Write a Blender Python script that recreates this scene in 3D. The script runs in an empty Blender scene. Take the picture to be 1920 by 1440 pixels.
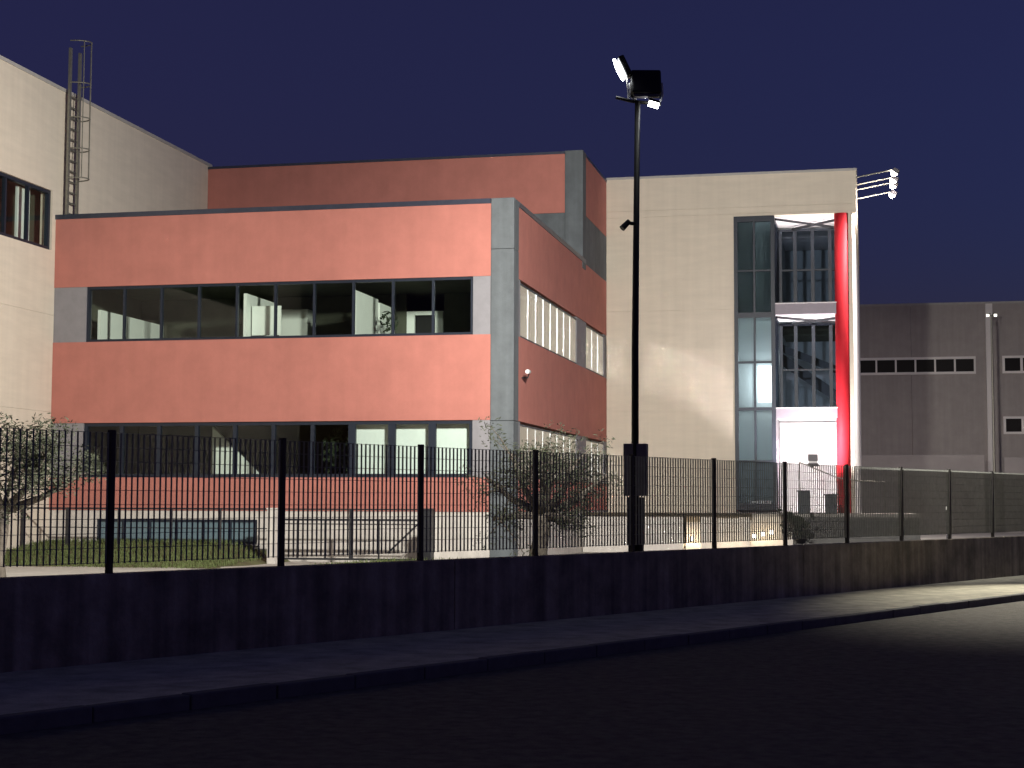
import bpy, bmesh, math, random
from mathutils import Vector, Matrix
random.seed(7)
S = bpy.context.scene
COL = S.collection
R = math.radians

# ------------------------------------------------------------------ camera
cam_d = bpy.data.cameras.new("camera")
cam = bpy.data.objects.new("camera", cam_d)
COL.objects.link(cam)
S.camera = cam
cam_d.sensor_width = 36.0
cam_d.lens = 56.594
cam_d.clip_start = 0.1
cam_d.clip_end = 2000
PITCH, ROLL, YAW = 0.0732287108, 0.0032919411, -0.215691126
def cam_rot():
    cy, sy = math.cos(YAW), math.sin(YAW)
    Rz = Matrix(((cy, -sy, 0), (sy, cy, 0), (0, 0, 1)))
    M = Matrix(((1, 0, 0), (0, 0, -1), (0, 1, 0)))
    cp, sp = math.cos(PITCH), math.sin(PITCH)
    Rp = Matrix(((1, 0, 0), (0, cp, sp), (0, -sp, cp)))
    cr, sr = math.cos(ROLL), math.sin(ROLL)
    Rr = Matrix(((cr, -sr, 0), (sr, cr, 0), (0, 0, 1)))
    Q = Rr @ Rp @ M @ Rz
    r, d, f = Q[0], Q[1], Q[2]
    return Matrix(((r[0], -d[0], -f[0]), (r[1], -d[1], -f[1]), (r[2], -d[2], -f[2])))
cam.matrix_world = Matrix.Translation((0, 0, 1.62)) @ cam_rot().to_4x4()

# ------------------------------------------------------------------ sky, exposure
W = bpy.data.worlds.new("World")
S.world = W
W.use_nodes = True
wn = W.node_tree
bg = wn.nodes["Background"]
sky = wn.nodes.new("ShaderNodeTexSky")
sky.sky_type = 'NISHITA'
sky.sun_disc = False
sky.sun_elevation = R(-1.0)
sky.sun_rotation = R(80)
sky.altitude = 0
sky.air_density = 1.0
sky.dust_density = 0.3
sky.ozone_density = 6.0
SKY_STRENGTH = 0.30
bg.inputs["Strength"].default_value = SKY_STRENGTH
tint = wn.nodes.new("ShaderNodeMix")          # camera white balance of the night sky: a little more violet
tint.data_type = 'RGBA'
tint.blend_type = 'MULTIPLY'
tint.inputs[0].default_value = 1.0
tint.inputs[7].default_value = (1.9, 0.80, 0.84, 1)
wn.links.new(sky.outputs[0], tint.inputs[6])
glow = wn.nodes.new("ShaderNodeMix")          # faint town glow over the whole sky
glow.data_type = 'RGBA'
glow.blend_type = 'ADD'
glow.inputs[0].default_value = 1.0
glow.inputs[7].default_value = (0.030, 0.026, 0.015, 1)
wn.links.new(tint.outputs[2], glow.inputs[6])
wn.links.new(glow.outputs[2], bg.inputs["Color"])
S.view_settings.view_transform = 'Standard'
S.view_settings.look = 'None'
S.view_settings.exposure = 0.0
S.view_settings.gamma = 1.0
S.cycles.max_bounces = 8
S.cycles.diffuse_bounces = 3
S.cycles.glossy_bounces = 4
S.cycles.transparent_max_bounces = 24
S.cycles.caustics_reflective = True
S.cycles.caustics_refractive = False
S.cycles.sample_clamp_indirect = 0.0
S.cycles.blur_glossy = 0.0
S.cycles.use_denoising = True
S.cycles.use_adaptive_sampling = False

# ------------------------------------------------------------------ materials
def nodes_of(m):
    m.use_nodes = True
    return m.node_tree.nodes, m.node_tree.links
def mat(name, col, rough=0.8, var=0.0, scale=3.0, bump=0.0, bscale=40.0, metal=0.0, col2=None, stretch=(1, 1, 1), spec=0.3, streak=0.0):
    m = bpy.data.materials.new(name)
    N, L = nodes_of(m)
    p = N["Principled BSDF"]
    p.inputs["Roughness"].default_value = rough
    p.inputs["Metallic"].default_value = metal
    p.inputs["Specular IOR Level"].default_value = spec
    p.inputs["Base Color"].default_value = (*col, 1)
    if var or bump or col2:
        tc = N.new("ShaderNodeTexCoord")
        mp = N.new("ShaderNodeMapping")
        mp.inputs["Scale"].default_value = stretch
        L.new(tc.outputs["Object"], mp.inputs["Vector"])
    if var or col2:
        c2 = col2 or tuple(max(0, c * (1 - var)) for c in col)
        n = N.new("ShaderNodeTexNoise")
        n.inputs["Scale"].default_value = scale
        n.inputs["Detail"].default_value = 8
        n.inputs["Roughness"].default_value = 0.65
        L.new(mp.outputs[0], n.inputs["Vector"])
        rp = N.new("ShaderNodeValToRGB")
        rp.color_ramp.elements[0].position = 0.32
        rp.color_ramp.elements[1].position = 0.68
        rp.color_ramp.elements[0].color = (*c2, 1)
        rp.color_ramp.elements[1].color = (*col, 1)
        L.new(n.outputs["Fac"], rp.inputs[0])
        out = rp.outputs[0]
        if streak:
            m2 = N.new("ShaderNodeMapping")
            m2.inputs["Scale"].default_value = (2.2, 2.2, 0.12)
            L.new(tc.outputs["Object"], m2.inputs["Vector"])
            n2 = N.new("ShaderNodeTexNoise")
            n2.inputs["Scale"].default_value = 2.0
            n2.inputs["Detail"].default_value = 6
            L.new(m2.outputs[0], n2.inputs["Vector"])
            r2 = N.new("ShaderNodeValToRGB")
            r2.color_ramp.elements[0].position = 0.35
            r2.color_ramp.elements[1].position = 0.7
            r2.color_ramp.elements[0].color = (1 - streak,) * 3 + (1,)
            r2.color_ramp.elements[1].color = (1, 1, 1, 1)
            L.new(n2.outputs["Fac"], r2.inputs[0])
            mx = N.new("ShaderNodeMix")
            mx.data_type = 'RGBA'
            mx.blend_type = 'MULTIPLY'
            mx.inputs[0].default_value = 1
            L.new(out, mx.inputs[6])
            L.new(r2.outputs[0], mx.inputs[7])
            out = mx.outputs[2]
        L.new(out, p.inputs["Base Color"])
    if bump:
        nb = N.new("ShaderNodeTexNoise")
        nb.inputs["Scale"].default_value = bscale
        nb.inputs["Detail"].default_value = 6
        L.new(mp.outputs[0], nb.inputs["Vector"])
        b = N.new("ShaderNodeBump")
        b.inputs["Strength"].default_value = bump
        b.inputs["Distance"].default_value = 0.02
        L.new(nb.outputs["Fac"], b.inputs["Height"])
        L.new(b.outputs[0], p.inputs["Normal"])
    return m
def emit(name, col, strength):
    m = bpy.data.materials.new(name)
    N, L = nodes_of(m)
    N.remove(N["Principled BSDF"])
    e = N.new("ShaderNodeEmission")
    e.inputs[0].default_value = (*col, 1)
    e.inputs[1].default_value = strength
    L.new(e.outputs[0], N["Material Output"].inputs[0])
    return m
def glass(name, tint, rough=0.03, ior=1.5, extra=0.0):
    m = bpy.data.materials.new(name)
    N, L = nodes_of(m)
    N.remove(N["Principled BSDF"])
    t = N.new("ShaderNodeBsdfTransparent")
    t.inputs[0].default_value = (*tint, 1)
    g = N.new("ShaderNodeBsdfGlossy")
    g.inputs["Roughness"].default_value = rough
    g.inputs["Color"].default_value = (0.9, 0.93, 0.95, 1)
    f = N.new("ShaderNodeFresnel")
    geo = N.new("ShaderNodeNewGeometry")       # same Fresnel from both sides of the thin pane
    mr = N.new("ShaderNodeMapRange")
    mr.inputs[3].default_value = ior
    mr.inputs[4].default_value = 1.0 / ior
    L.new(geo.outputs["Backfacing"], mr.inputs[0])
    L.new(mr.outputs[0], f.inputs["IOR"])
    mx = N.new("ShaderNodeMixShader")
    if extra:
        ad = N.new("ShaderNodeMath")
        ad.operation = 'ADD'
        ad.use_clamp = True
        ad.inputs[1].default_value = extra
        L.new(f.outputs[0], ad.inputs[0])
        L.new(ad.outputs[0], mx.inputs[0])
    else:
        L.new(f.outputs[0], mx.inputs[0])
    L.new(t.outputs[0], mx.inputs[1])
    L.new(g.outputs[0], mx.inputs[2])
    L.new(mx.outputs[0], N["Material Output"].inputs[0])
    return m

M = {}
M['salmon'] = mat('salmon_render', (0.52, 0.20, 0.158), 0.9, 0.16, 1.3, 0.25, 60, streak=0.05)
M['concrete'] = mat('grey_concrete', (0.155, 0.172, 0.18), 0.85, 0.22, 2.5, 0.2, 30, streak=0.18)
M['panel'] = mat('grey_panel', (0.27, 0.26, 0.27), 0.85, 0.15, 3, 0.1, 30)
M['cream'] = mat('cream_concrete', (0.74, 0.66, 0.53), 0.88, 0.10, 1.6, 0.2, 35, stretch=(0.5, 0.5, 3.0), streak=0.06)
M['base'] = mat('pale_plaster', (0.74, 0.69, 0.62), 0.9, 0.2, 2.0, 0.2, 30, streak=0.15)
M['white'] = mat('white_wall', (0.78, 0.77, 0.74), 0.8, 0.05, 2)
M['stair_wall'] = mat('stair_wall', (0.50, 0.53, 0.54), 0.8, 0.1, 2)
M['soffit'] = mat('white_soffit', (0.75, 0.72, 0.71), 0.7, 0.04, 2)
M['frame'] = mat('dark_blue_frame', (0.020, 0.026, 0.040), 0.45, 0.2, 5)
M['ali'] = mat('pale_aluminium', (0.62, 0.63, 0.60), 0.35, 0.1, 6, metal=0.5)
M['coping'] = mat('metal_coping', (0.10, 0.11, 0.15), 0.4, 0.2, 4, metal=0.7)
M['coping_pale'] = mat('pale_coping', (0.45, 0.43, 0.40), 0.6, 0.15, 4)
M['glass'] = glass('window_glass', (0.90, 0.96, 0.91), 0.02, 1.42)
M['side_glass'] = glass('side_window_glass', (0.90, 0.96, 0.90), 0.11, 2.3, 0.42)
M['bay_glass'] = glass('bay_glass', (0.40, 0.53, 0.57), 0.06, 1.35)
def frosted(name, col, clear):
    m = glass(name, (0.55, 0.68, 0.72), 0.10, 1.35)
    N, L = nodes_of(m)
    out = N["Material Output"]
    src = out.inputs[0].links[0].from_socket
    tl = N.new("ShaderNodeBsdfTranslucent")
    tl.inputs[0].default_value = (*col, 1)
    mx = N.new("ShaderNodeMixShader")
    mx.inputs[0].default_value = 1 - clear
    L.new(src, mx.inputs[1])
    L.new(tl.outputs[0], mx.inputs[2])
    L.new(mx.outputs[0], out.inputs[0])
    return m
M['bay_frost'] = frosted('frosted_bay_glass', (0.47, 0.56, 0.58), 0.35)
M['recess_glass'] = glass('recess_glass', (0.36, 0.42, 0.50), 0.35, 1.05)
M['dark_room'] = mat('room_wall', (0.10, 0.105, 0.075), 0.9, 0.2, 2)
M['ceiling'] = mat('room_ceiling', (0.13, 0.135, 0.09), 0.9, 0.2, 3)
M['partition'] = mat('white_partition', (0.80, 0.84, 0.78), 0.7, 0.05, 3)
M['blind'] = mat('pale_blind', (0.74, 0.79, 0.76), 0.8, 0.06, 3)
M['curtain'] = mat('grey_curtain', (0.72, 0.76, 0.68), 0.9, 0.1, 4, stretch=(1, 8, 0.1))
M['red'] = mat('red_paint', (0.52, 0.020, 0.030), 0.62, 0.12, 3, spec=0.12)
M['beam'] = mat('beam_paint', (0.30, 0.27, 0.30), 0.6, 0.1, 4)
M['steel'] = mat('dark_steel', (0.05, 0.05, 0.055), 0.45, 0.2, 6, metal=0.4)
M['fence'] = mat('fence_steel', (0.30, 0.31, 0.27), 0.7, 0.25, 8, metal=0.0)
M['post'] = mat('post_steel', (0.05, 0.045, 0.04), 0.6, 0.25, 8, metal=0.3)
M['pole'] = mat('pole_steel', (0.035, 0.033, 0.030), 0.55, 0.25, 8, metal=0.5)
M['cabinet'] = mat('cabinet_grey', (0.22, 0.20, 0.19), 0.7, 0.15, 5)
M['galv'] = mat('galvanised_steel', (0.30, 0.29, 0.24), 0.5, 0.25, 12, metal=0.6)
M['street_wall'] = mat('street_wall_concrete', (0.46, 0.40, 0.31), 0.95, 0.5, 2.2, 0.6, 18, streak=0.5)
M['asphalt'] = mat('asphalt', (0.165, 0.15, 0.12), 0.9, 0.55, 7.0, 1.0, 60, streak=0.0)
M['paving'] = mat('sidewalk_concrete', (0.62, 0.59, 0.45), 0.92, 0.5, 2.6, 0.8, 30)
M['kerb'] = mat('kerb_stone', (0.16, 0.155, 0.145), 0.9, 0.3, 4, 0.3, 40)
M['yard'] = mat('yard_concrete', (0.52, 0.49, 0.43), 0.95, 0.35, 0.9, 0.3, 30)
M['soil'] = mat('soil', (0.10, 0.08, 0.05), 0.95, 0.4, 3, 0.5, 30)
M['lawn'] = mat('lawn_turf', (0.14, 0.155, 0.06), 0.95, 0.5, 2.5, 0.7, 30, col2=(0.10, 0.085, 0.045))
M['grass'] = mat('grass_blade', (0.14, 0.175, 0.06), 0.8, 0.4, 2)
M['bark'] = mat('olive_bark', (0.17, 0.145, 0.115), 0.95, 0.45, 6, 0.6, 20)
M['leaf'] = mat('olive_leaf', (0.075, 0.085, 0.05), 0.7, 0.4, 5)
M['leaf_dark'] = mat('shrub_leaf', (0.035, 0.05, 0.025), 0.7, 0.4, 5)
M['ware'] = mat('warehouse_concrete', (0.42, 0.38, 0.345), 0.92, 0.14, 1.5, 0.2, 20, streak=0.1)
M['ware_frame'] = mat('warehouse_frame', (0.80, 0.76, 0.70), 0.7)
M['yard_wall'] = mat('yard_wall_render', (0.36, 0.33, 0.31), 0.9, 0.15, 1.0)
M['dark_glass'] = mat('dark_glass', (0.012, 0.010, 0.010), 0.5, spec=0.08)
M['teal_glass'] = mat('teal_shutter', (0.15, 0.22, 0.25), 0.35, 0.15, 4)
M['black'] = mat('black_housing', (0.010, 0.010, 0.010), 0.5)
M['housing'] = mat('grey_housing', (0.16, 0.15, 0.16), 0.5, 0.1, 8)
M['terracotta'] = mat('plant_pot', (0.16, 0.08, 0.05), 0.9)
M['lens'] = emit('flood_lens', (0.93, 0.97, 1.0), 25)
M['lens_warm'] = emit('bracket_flood_lens', (1.0, 0.93, 0.84), 60)
M['lens_street'] = emit('street_lens', (1.0, 0.93, 0.78), 5)
M['lens_soft'] = emit('small_lens', (1.0, 0.92, 0.80), 9)
M['lens_far'] = emit('far_lens', (1.0, 0.95, 0.85), 2.5)
M['glint_panel'] = emit('flood_glint', (0.90, 0.97, 1.0), 9.0)  # glow standing in for the floodlight mirrored in a bay pane
M['sign_white'] = mat('sign_letters', (0.75, 0.75, 0.78), 0.5)
M['sign_grey'] = mat('sign_letters_grey', (0.30, 0.29, 0.30), 0.6)

# ------------------------------------------------------------------ helpers
class MB:
    def __init__(self):
        self.v, self.f = [], []
    def box(self, x0, x1, y0, y1, z0, z1):
        b = len(self.v)
        self.v += [(x0, y0, z0), (x1, y0, z0), (x1, y1, z0), (x0, y1, z0), (x0, y0, z1), (x1, y0, z1), (x1, y1, z1), (x0, y1, z1)]
        self.f += [tuple(b + i for i in q) for q in ((0, 3, 2, 1), (4, 5, 6, 7), (0, 1, 5, 4), (1, 2, 6, 5), (2, 3, 7, 6), (3, 0, 4, 7))]
        return self
    def obox(self, c, ux, uy, uz, hx, hy, hz):
        c, ux, uy, uz = Vector(c), Vector(ux).normalized(), Vector(uy).normalized(), Vector(uz).normalized()
        b = len(self.v)
        for sz in (-1, 1):
            for sx, sy in ((-1, -1), (1, -1), (1, 1), (-1, 1)):
                self.v.append(tuple(c + ux * hx * sx + uy * hy * sy + uz * hz * sz))
        self.f += [tuple(b + i for i in q) for q in ((0, 3, 2, 1), (4, 5, 6, 7), (0, 1, 5, 4), (1, 2, 6, 5), (2, 3, 7, 6), (3, 0, 4, 7))]
        return self
    def prism(self, pts, z0, z1):
        b, n = len(self.v), len(pts)
        self.v += [(p[0], p[1], z0) for p in pts] + [(p[0], p[1], z1) for p in pts]
        self.f.append(tuple(b + i for i in reversed(range(n))))
        self.f.append(tuple(b + n + i for i in range(n)))
        for i in range(n):
            j = (i + 1) % n
            self.f.append((b + i, b + j, b + n + j, b + n + i))
        return self
    def poly(self, *pts):
        b = len(self.v)
        self.v += [tuple(p) for p in pts]
        self.f.append(tuple(range(b, b + len(pts))))
        return self
    def tube(self, pts, radii, n=8, cap=True):
        pts = [Vector(p) for p in pts]
        if not hasattr(radii, '__len__'):
            radii = [radii] * len(pts)
        rings = []
        up = Vector((0.13, 0.21, 1)).normalized()
        for i, p in enumerate(pts):
            t = (pts[min(i + 1, len(pts) - 1)] - pts[max(i - 1, 0)]).normalized()
            a = t.cross(up)
            if a.length < 1e-3:
                a = t.cross(Vector((1, 0, 0)))
            a.normalize()
            c = t.cross(a).normalized()
            b = len(self.v)
            for k in range(n):
                w = 2 * math.pi * k / n
                self.v.append(tuple(p + (a * math.cos(w) + c * math.sin(w)) * radii[i]))
            rings.append(b)
        for i in range(len(rings) - 1):
            for k in range(n):
                k2 = (k + 1) % n
                self.f.append((rings[i] + k, rings[i] + k2, rings[i + 1] + k2, rings[i + 1] + k))
        if cap:
            self.f.append(tuple(rings[0] + k for k in reversed(range(n))))
            self.f.append(tuple(rings[-1] + k for k in range(n)))
        return self
    def build(self, name, m, parent=None, smooth=False, bevel=0.0):
        off = Vector((0, 0, 0))
        p = parent
        while p is not None:
            off += p.location
            p = p.parent
        me = bpy.data.meshes.new(name)
        me.from_pydata([tuple(Vector(v) - off) for v in self.v], [], self.f)
        me.materials.append(m)
        me.update()
        if smooth:
            for q in me.polygons:
                q.use_smooth = True
        o = bpy.data.objects.new(name, me)
        COL.objects.link(o)
        if parent is not None:
            o.parent = parent
        if bevel:
            bv = o.modifiers.new("bevel", 'BEVEL')
            bv.width = bevel
            bv.segments = 2
            bv.limit_method = 'ANGLE'
        return o
def tag(o, label, cat, group=None, kind=None):
    if label: o["label"] = label
    if cat: o["category"] = cat
    if group: o["group"] = group
    if kind: o["kind"] = kind
    return o
def thing(name, label, cat, loc=(0, 0, 0), group=None):
    o = bpy.data.objects.new(name, None)
    o.empty_display_size = 0.3
    COL.objects.link(o)
    o.location = loc
    return tag(o, label, cat, group)
def structure(o):
    o["kind"] = "structure"
    return o
def copy_tree(o, parent=None):
    c = o.copy()
    COL.objects.link(c)
    c.parent = parent
    for ch in list(o.children):
        copy_tree(ch, c)
    return c
def lamp(kind, name, loc, power, color, parent=None, target=None, angle=None, blend=0.5, size=0.1):
    d = bpy.data.lights.new(name, kind)
    d.energy = power
    d.color = color
    d.shadow_soft_size = size
    if kind == 'SPOT':
        d.spot_size = angle
        d.spot_blend = blend
    o = bpy.data.objects.new(name, d)
    COL.objects.link(o)
    q = parent
    off = Vector((0, 0, 0))
    while q is not None:
        off += q.location
        q = q.parent
    if parent is not None:
        o.parent = parent
    o.location = Vector(loc) - off
    if target is not None:
        o.rotation_euler = (Vector(target) - Vector(loc)).to_track_quat('-Z', 'Y').to_euler()
    return o

# ------------------------------------------------------------------ key planes (metres; camera stands at x=0, y=0, 1.62 up)
F0, SX, LX, UY, BY = 38.95, -8.51, -21.02, 49.03, 53.80
GZ = 0.10
FD = Vector((math.cos(1.1340), math.sin(1.1340), 0))      # along the street wall, away from the camera
FN = Vector((-FD.y, FD.x, 0))                             # from the street into the yard
FA = Vector((-4.62, 21.128, 0))                           # a point at the foot of the street wall
def fp(s, d, z=0.0):
    p = FA + FD * s + FN * d
    return Vector((p.x, p.y, z))

# ------------------------------------------------------------------ ground
def strip(name, m, d0, d1, z, s0=-60, s1=220, thick=None):
    b = MB()
    n = 1
    a, c, e, f = fp(s0, d0, z), fp(s1, d0, z), fp(s1, d1, z), fp(s0, d1, z)
    b.poly(a, c, e, f)
    o = b.build(name, m)
    return structure(o)
g = MB()
g.poly((-900, -900, -0.16), (900, -900, -0.16), (900, 900, -0.16), (-900, 900, -0.16))
structure(g.build('ground', M['asphalt']))
strip('road', M['asphalt'], -60, -2.74, -0.12)
kb = MB()
for k in range(-40, 160):
    e = random.uniform(-0.008, 0.008)
    kb.prism([fp(k * 1.0 + 0.006, -2.74 + e)[:2], fp(k * 1.0 + 0.994, -2.74 + e + random.uniform(-0.004, 0.004))[:2], fp(k * 1.0 + 0.994, -2.60)[:2], fp(k * 1.0 + 0.006, -2.60)[:2]], -0.14, 0.006 + random.uniform(-0.006, 0.006))
structure(kb.build('kerb', M['kerb'], bevel=0.015))
sw = MB()
sw.prism([fp(-60, -2.60)[:2], fp(220, -2.60)[:2], fp(220, 0.0)[:2], fp(-60, 0.0)[:2]], -0.14, 0.0)
structure(sw.build('sidewalk', M['paving']))
yd = MB()
yd.prism([fp(-60, 0.24)[:2], fp(260, 0.24)[:2], fp(260, 160)[:2], fp(-60, 160)[:2]], -0.15, GZ)
structure(yd.build('yard_paving', M['yard']))

# ------------------------------------------------------------------ street wall and grating fence
bw = MB()
edges = [-30.0, -20.4, -10.8, -1.2, 8.4, 18.0, 27.6, 40, 60]
for a, c in zip(edges[:-1], edges[1:]):
    bw.prism([fp(a + 0.008, 0)[:2], fp(c - 0.008, 0)[:2], fp(c - 0.008, 0.22)[:2], fp(a + 0.008, 0.22)[:2]], -0.1, 0.885)
w = bw.build('boundary_wall', M['street_wall'], bevel=0.012)
tag(w, 'long low dark concrete wall along the sidewalk, under the grating fence', 'wall')
fe = thing('grating_fence', 'tall dark steel grating fence with flat bars standing on the low street wall', 'fence', fp(0, 0.1, 0.9))
PITCHS = 2.422
POST0 = -6.612
posts = [POST0 + PITCHS * k for k in range(-2, 20)]
for s in posts:
    MB().prism([fp(s - 0.028, 0.07)[:2], fp(s + 0.028, 0.07)[:2], fp(s + 0.028, 0.13)[:2], fp(s - 0.028, 0.13)[:2]], 0.86, 2.34).build('post', M['post'], fe)
for a, c in zip(posts[:-1], posts[1:]):
    b = MB()
    n = 31
    a0, c0 = a + 0.045, c - 0.045
    for k in range(n + 1):
        s = a0 + (c0 - a0) * k / n
        b.prism([fp(s - 0.0024, 0.088)[:2], fp(s + 0.0024, 0.088)[:2], fp(s + 0.0024, 0.112)[:2], fp(s - 0.0024, 0.112)[:2]], 0.985, 2.315)
    for k in range(10):
        z = 0.995 + k * 0.1463
        b.prism([fp(a0, 0.0975)[:2], fp(c0, 0.0975)[:2], fp(c0, 0.1025)[:2], fp(a0, 0.1025)[:2]], z - 0.003, z + 0.003)
    b.build('grating_panel', M['fence'], fe)

# ------------------------------------------------------------------ windows (frame + panes)
def window_x(parent, x0, x1, z0, z1, y, n, glass_m, fr=0.075, mull=0.06, depth=0.12, heavy=()):
    """window band in a wall that runs along x"""
    b = MB()
    b.box(x0, x1, y, y + depth, z0, z0 + fr)
    b.box(x0, x1, y, y + depth, z1 - fr, z1)
    b.box(x0, x0 + fr, y, y + depth, z0 + fr, z1 - fr)
    b.box(x1 - fr, x1, y, y + depth, z0 + fr, z1 - fr)
    st = (x1 - x0) / n
    for k in range(1, n):
        h = mull * (1.9 if k in heavy else 1.0) / 2
        c = x0 + st * k
        b.box(c - h, c + h, y + 0.01, y + depth - 0.01, z0 + fr, z1 - fr)
    wo = b.build('window', M['frame'], parent)
    for k in range(n):
        a = x0 + st * k + (fr if k == 0 else mull / 2)
        c = x0 + st * (k + 1) - (fr if k == n - 1 else mull / 2)
        MB().poly((a, y + depth * 0.5, z0 + fr), (c, y + depth * 0.5, z0 + fr), (c, y + depth * 0.5, z1 - fr), (a, y + depth * 0.5, z1 - fr)).build('pane', glass_m, wo)
    return wo
def window_y(parent, y0, y1, z0, z1, x, n, glass_m, fr=0.075, mull=0.06, depth=0.12, flush=False):
    """window band in a wall that runs along y and faces +x; x is the outer face"""
    b = MB()
    b.box(x - depth, x, y0, y1, z0, z0 + fr)
    b.box(x - depth, x, y0, y1, z1 - fr, z1)
    xe = x - 0.03 if flush else x
    b.box(x - depth, xe, y0, y0 + fr, z0 + fr, z1 - fr)
    b.box(x - depth, xe, y1 - fr, y1, z0 + fr, z1 - fr)
    st = (y1 - y0) / n
    xg = x - 0.012 if flush else x - depth / 2
    mulls = []
    for k in range(1, n):
        c = y0 + st * k
        if flush:
            mulls.append((x - 0.05, x - 0.004, c - mull / 2, c + mull / 2, z0 + fr, z1 - fr))
        else:
            b.box(x - depth + 0.01, x - 0.01, c - mull / 2, c + mull / 2, z0 + fr, z1 - fr)
    wo = b.build('window', M['frame'], parent)
    for q in mulls:
        MB().box(*q).build('mullion', M['ali'], wo)
    for k in range(n):
        a = y0 + st * k + (fr if k == 0 else mull / 2)
        c = y0 + st * (k + 1) - (fr if k == n - 1 else mull / 2)
        MB().poly((xg, a, z0 + fr), (xg, c, z0 + fr), (xg, c, z1 - fr), (xg, a, z1 - fr)).build('pane', glass_m, wo)
    return wo

# ------------------------------------------------------------------ salmon office building
TH = 0.35
ob = thing('office_building', 'salmon office building with grey corner pillars, long ribbon windows and a set-back top storey', 'building', (-14.7, F0, GZ))
W2 = (5.80, 7.27)
W1 = (2.23, 3.66)
xl, xr, xp = LX + 0.003, -9.085, -9.09          # left end, right end of the bands, pillar
fw = MB()
for z0, z1 in ((1.38, W1[0]), (W1[1], W2[0]), (W2[1], 9.10)):
    fw.box(xl, xr, F0, F0 + TH, z0, z1)
for z0, z1 in ((1.38, W1[0]), (W1[1], W2[0]), (W2[1], 9.10)):
    fw.box(SX - TH, SX, F0 + 0.56, BY - 0.003, z0, z1)
fw.build('wall', M['salmon'], ob)
for z0, z1 in (W1, W2):
    MB().box(xl, -20.085, F0 + 0.02, F0 + TH - 0.02, z0 + 0.002, z1 - 0.002).build('concrete_panel', M['panel'], ob)
    MB().box(-9.545, xr, F0 + 0.02, F0 + TH - 0.02, z0 + 0.002, z1 - 0.002).build('concrete_panel', M['panel'], ob)
    MB().box(SX - TH + 0.02, SX - 0.02, F0 + 0.56, 39.90, z0 + 0.002, z1 - 0.002).build('concrete_panel', M['panel'], ob)
    MB().box(SX - TH + 0.02, SX - 0.02, 48.10, 49.82, z0 + 0.002, z1 - 0.002).build('concrete_panel', M['panel'], ob)
    MB().box(SX - TH + 0.02, SX - 0.02, 53.35, BY - 0.003, z0 + 0.002, z1 - 0.002).build('concrete_panel', M['panel'], ob)
bs = MB()
bs.box(xl, -19.66, F0 + 0.03, F0 + TH, GZ - 0.1, 1.38)
bs.box(-15.2, xr, F0 + 0.03, F0 + TH, GZ - 0.1, 1.38)
bs.box(-19.66, -15.2, F0 + 0.03, F0 + TH, GZ - 0.1, 0.53)
bs.box(-19.66, -15.2, F0 + 0.03, F0 + TH, 1.15, 1.38)
bs.box(SX - TH, SX - 0.03, F0 + 0.56, BY - 0.003, GZ - 0.1, 1.38)
bs.build('base_wall', M['base'], ob)
bsw = MB()
bsw.box(-19.655, -15.205, F0 + 0.06, F0 + 0.16, 0.535, 0.59)
bsw.box(-19.655, -15.205, F0 + 0.06, F0 + 0.16, 1.09, 1.145)
for k in range(7):
    x = -19.655 + 4.45 / 6 * k
    bsw.box(x - 0.03 + (0.03 if k == 0 else 0) - (0.03 if k == 6 else 0), x + 0.03 + (0.03 if k == 0 else 0) - (0.03 if k == 6 else 0), F0 + 0.065, F0 + 0.155, 0.59, 1.09)
bo = bsw.build('basement_window', M['frame'], ob)
MB().box(-19.6, -15.25, F0 + 0.10, F0 + 0.12, 0.59, 1.09).build('shutter', M['teal_glass'], bo)
MB().box(-19.75, -15.1, F0 - 0.06, F0 + 0.055, 0.49, 0.53).build('sill', M['white'], bo)
cp = MB()
for a, c in ((GZ - 0.1, 3.63), (3.638, 7.938), (7.945, 9.23)):
    cp.box(-9.08, SX + 0.025, F0 - 0.03, F0 + 0.55, a, c)
cp.build('corner_pillar', M['concrete'], ob, bevel=0.015)
co = MB()
co.box(xl, -9.085, F0 - 0.04, F0 + TH + 0.05, 9.10, 9.225)
co.box(SX - TH - 0.05, SX + 0.03, F0 + 0.56, UY + 0.5, 9.10, 9.225)
co.build('coping', M['coping'], ob)
MB().box(xl, SX - TH, F0 + TH, UY + 0.02, 8.75, 8.92).build('roof', M['coping_pale'], ob)
# set-back upper storey
uw = MB()
uw.box(LX + 0.003, -9.07, UY, UY + TH, 10.66, 12.52)
uw.box(SX - TH, SX, UY + 0.56, BY - 0.003, 10.66, 12.52)
ur = uw.build('upper_wall', M['salmon'], ob)
ug = MB()
ug.box(LX + 0.003, -9.07, UY + 0.02, UY + TH - 0.02, 8.9, 10.655)
ug.box(SX - TH + 0.02, SX - 0.012, UY + 0.56, BY - 0.003, 9.105, 10.655)
ug.build('upper_concrete_band', M['concrete'], ob)
MB().box(-9.065, SX + 0.02, UY - 0.03, UY + 0.55, 8.9, 12.62).build('corner_pillar', M['concrete'], ob, bevel=0.015)
uc = MB()
uc.box(LX + 0.003, -9.07, UY - 0.03, UY + TH + 0.05, 12.52, 12.60)
uc.box(SX - TH - 0.05, SX + 0.02, UY + 0.56, BY - 0.003, 12.52, 12.60)
uc.build('coping', M['coping'], ob)
MB().box(LX + 0.003, SX - TH, UY + TH, BY, 12.2, 12.4).build('roof', M['coping_pale'], ob)
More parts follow.
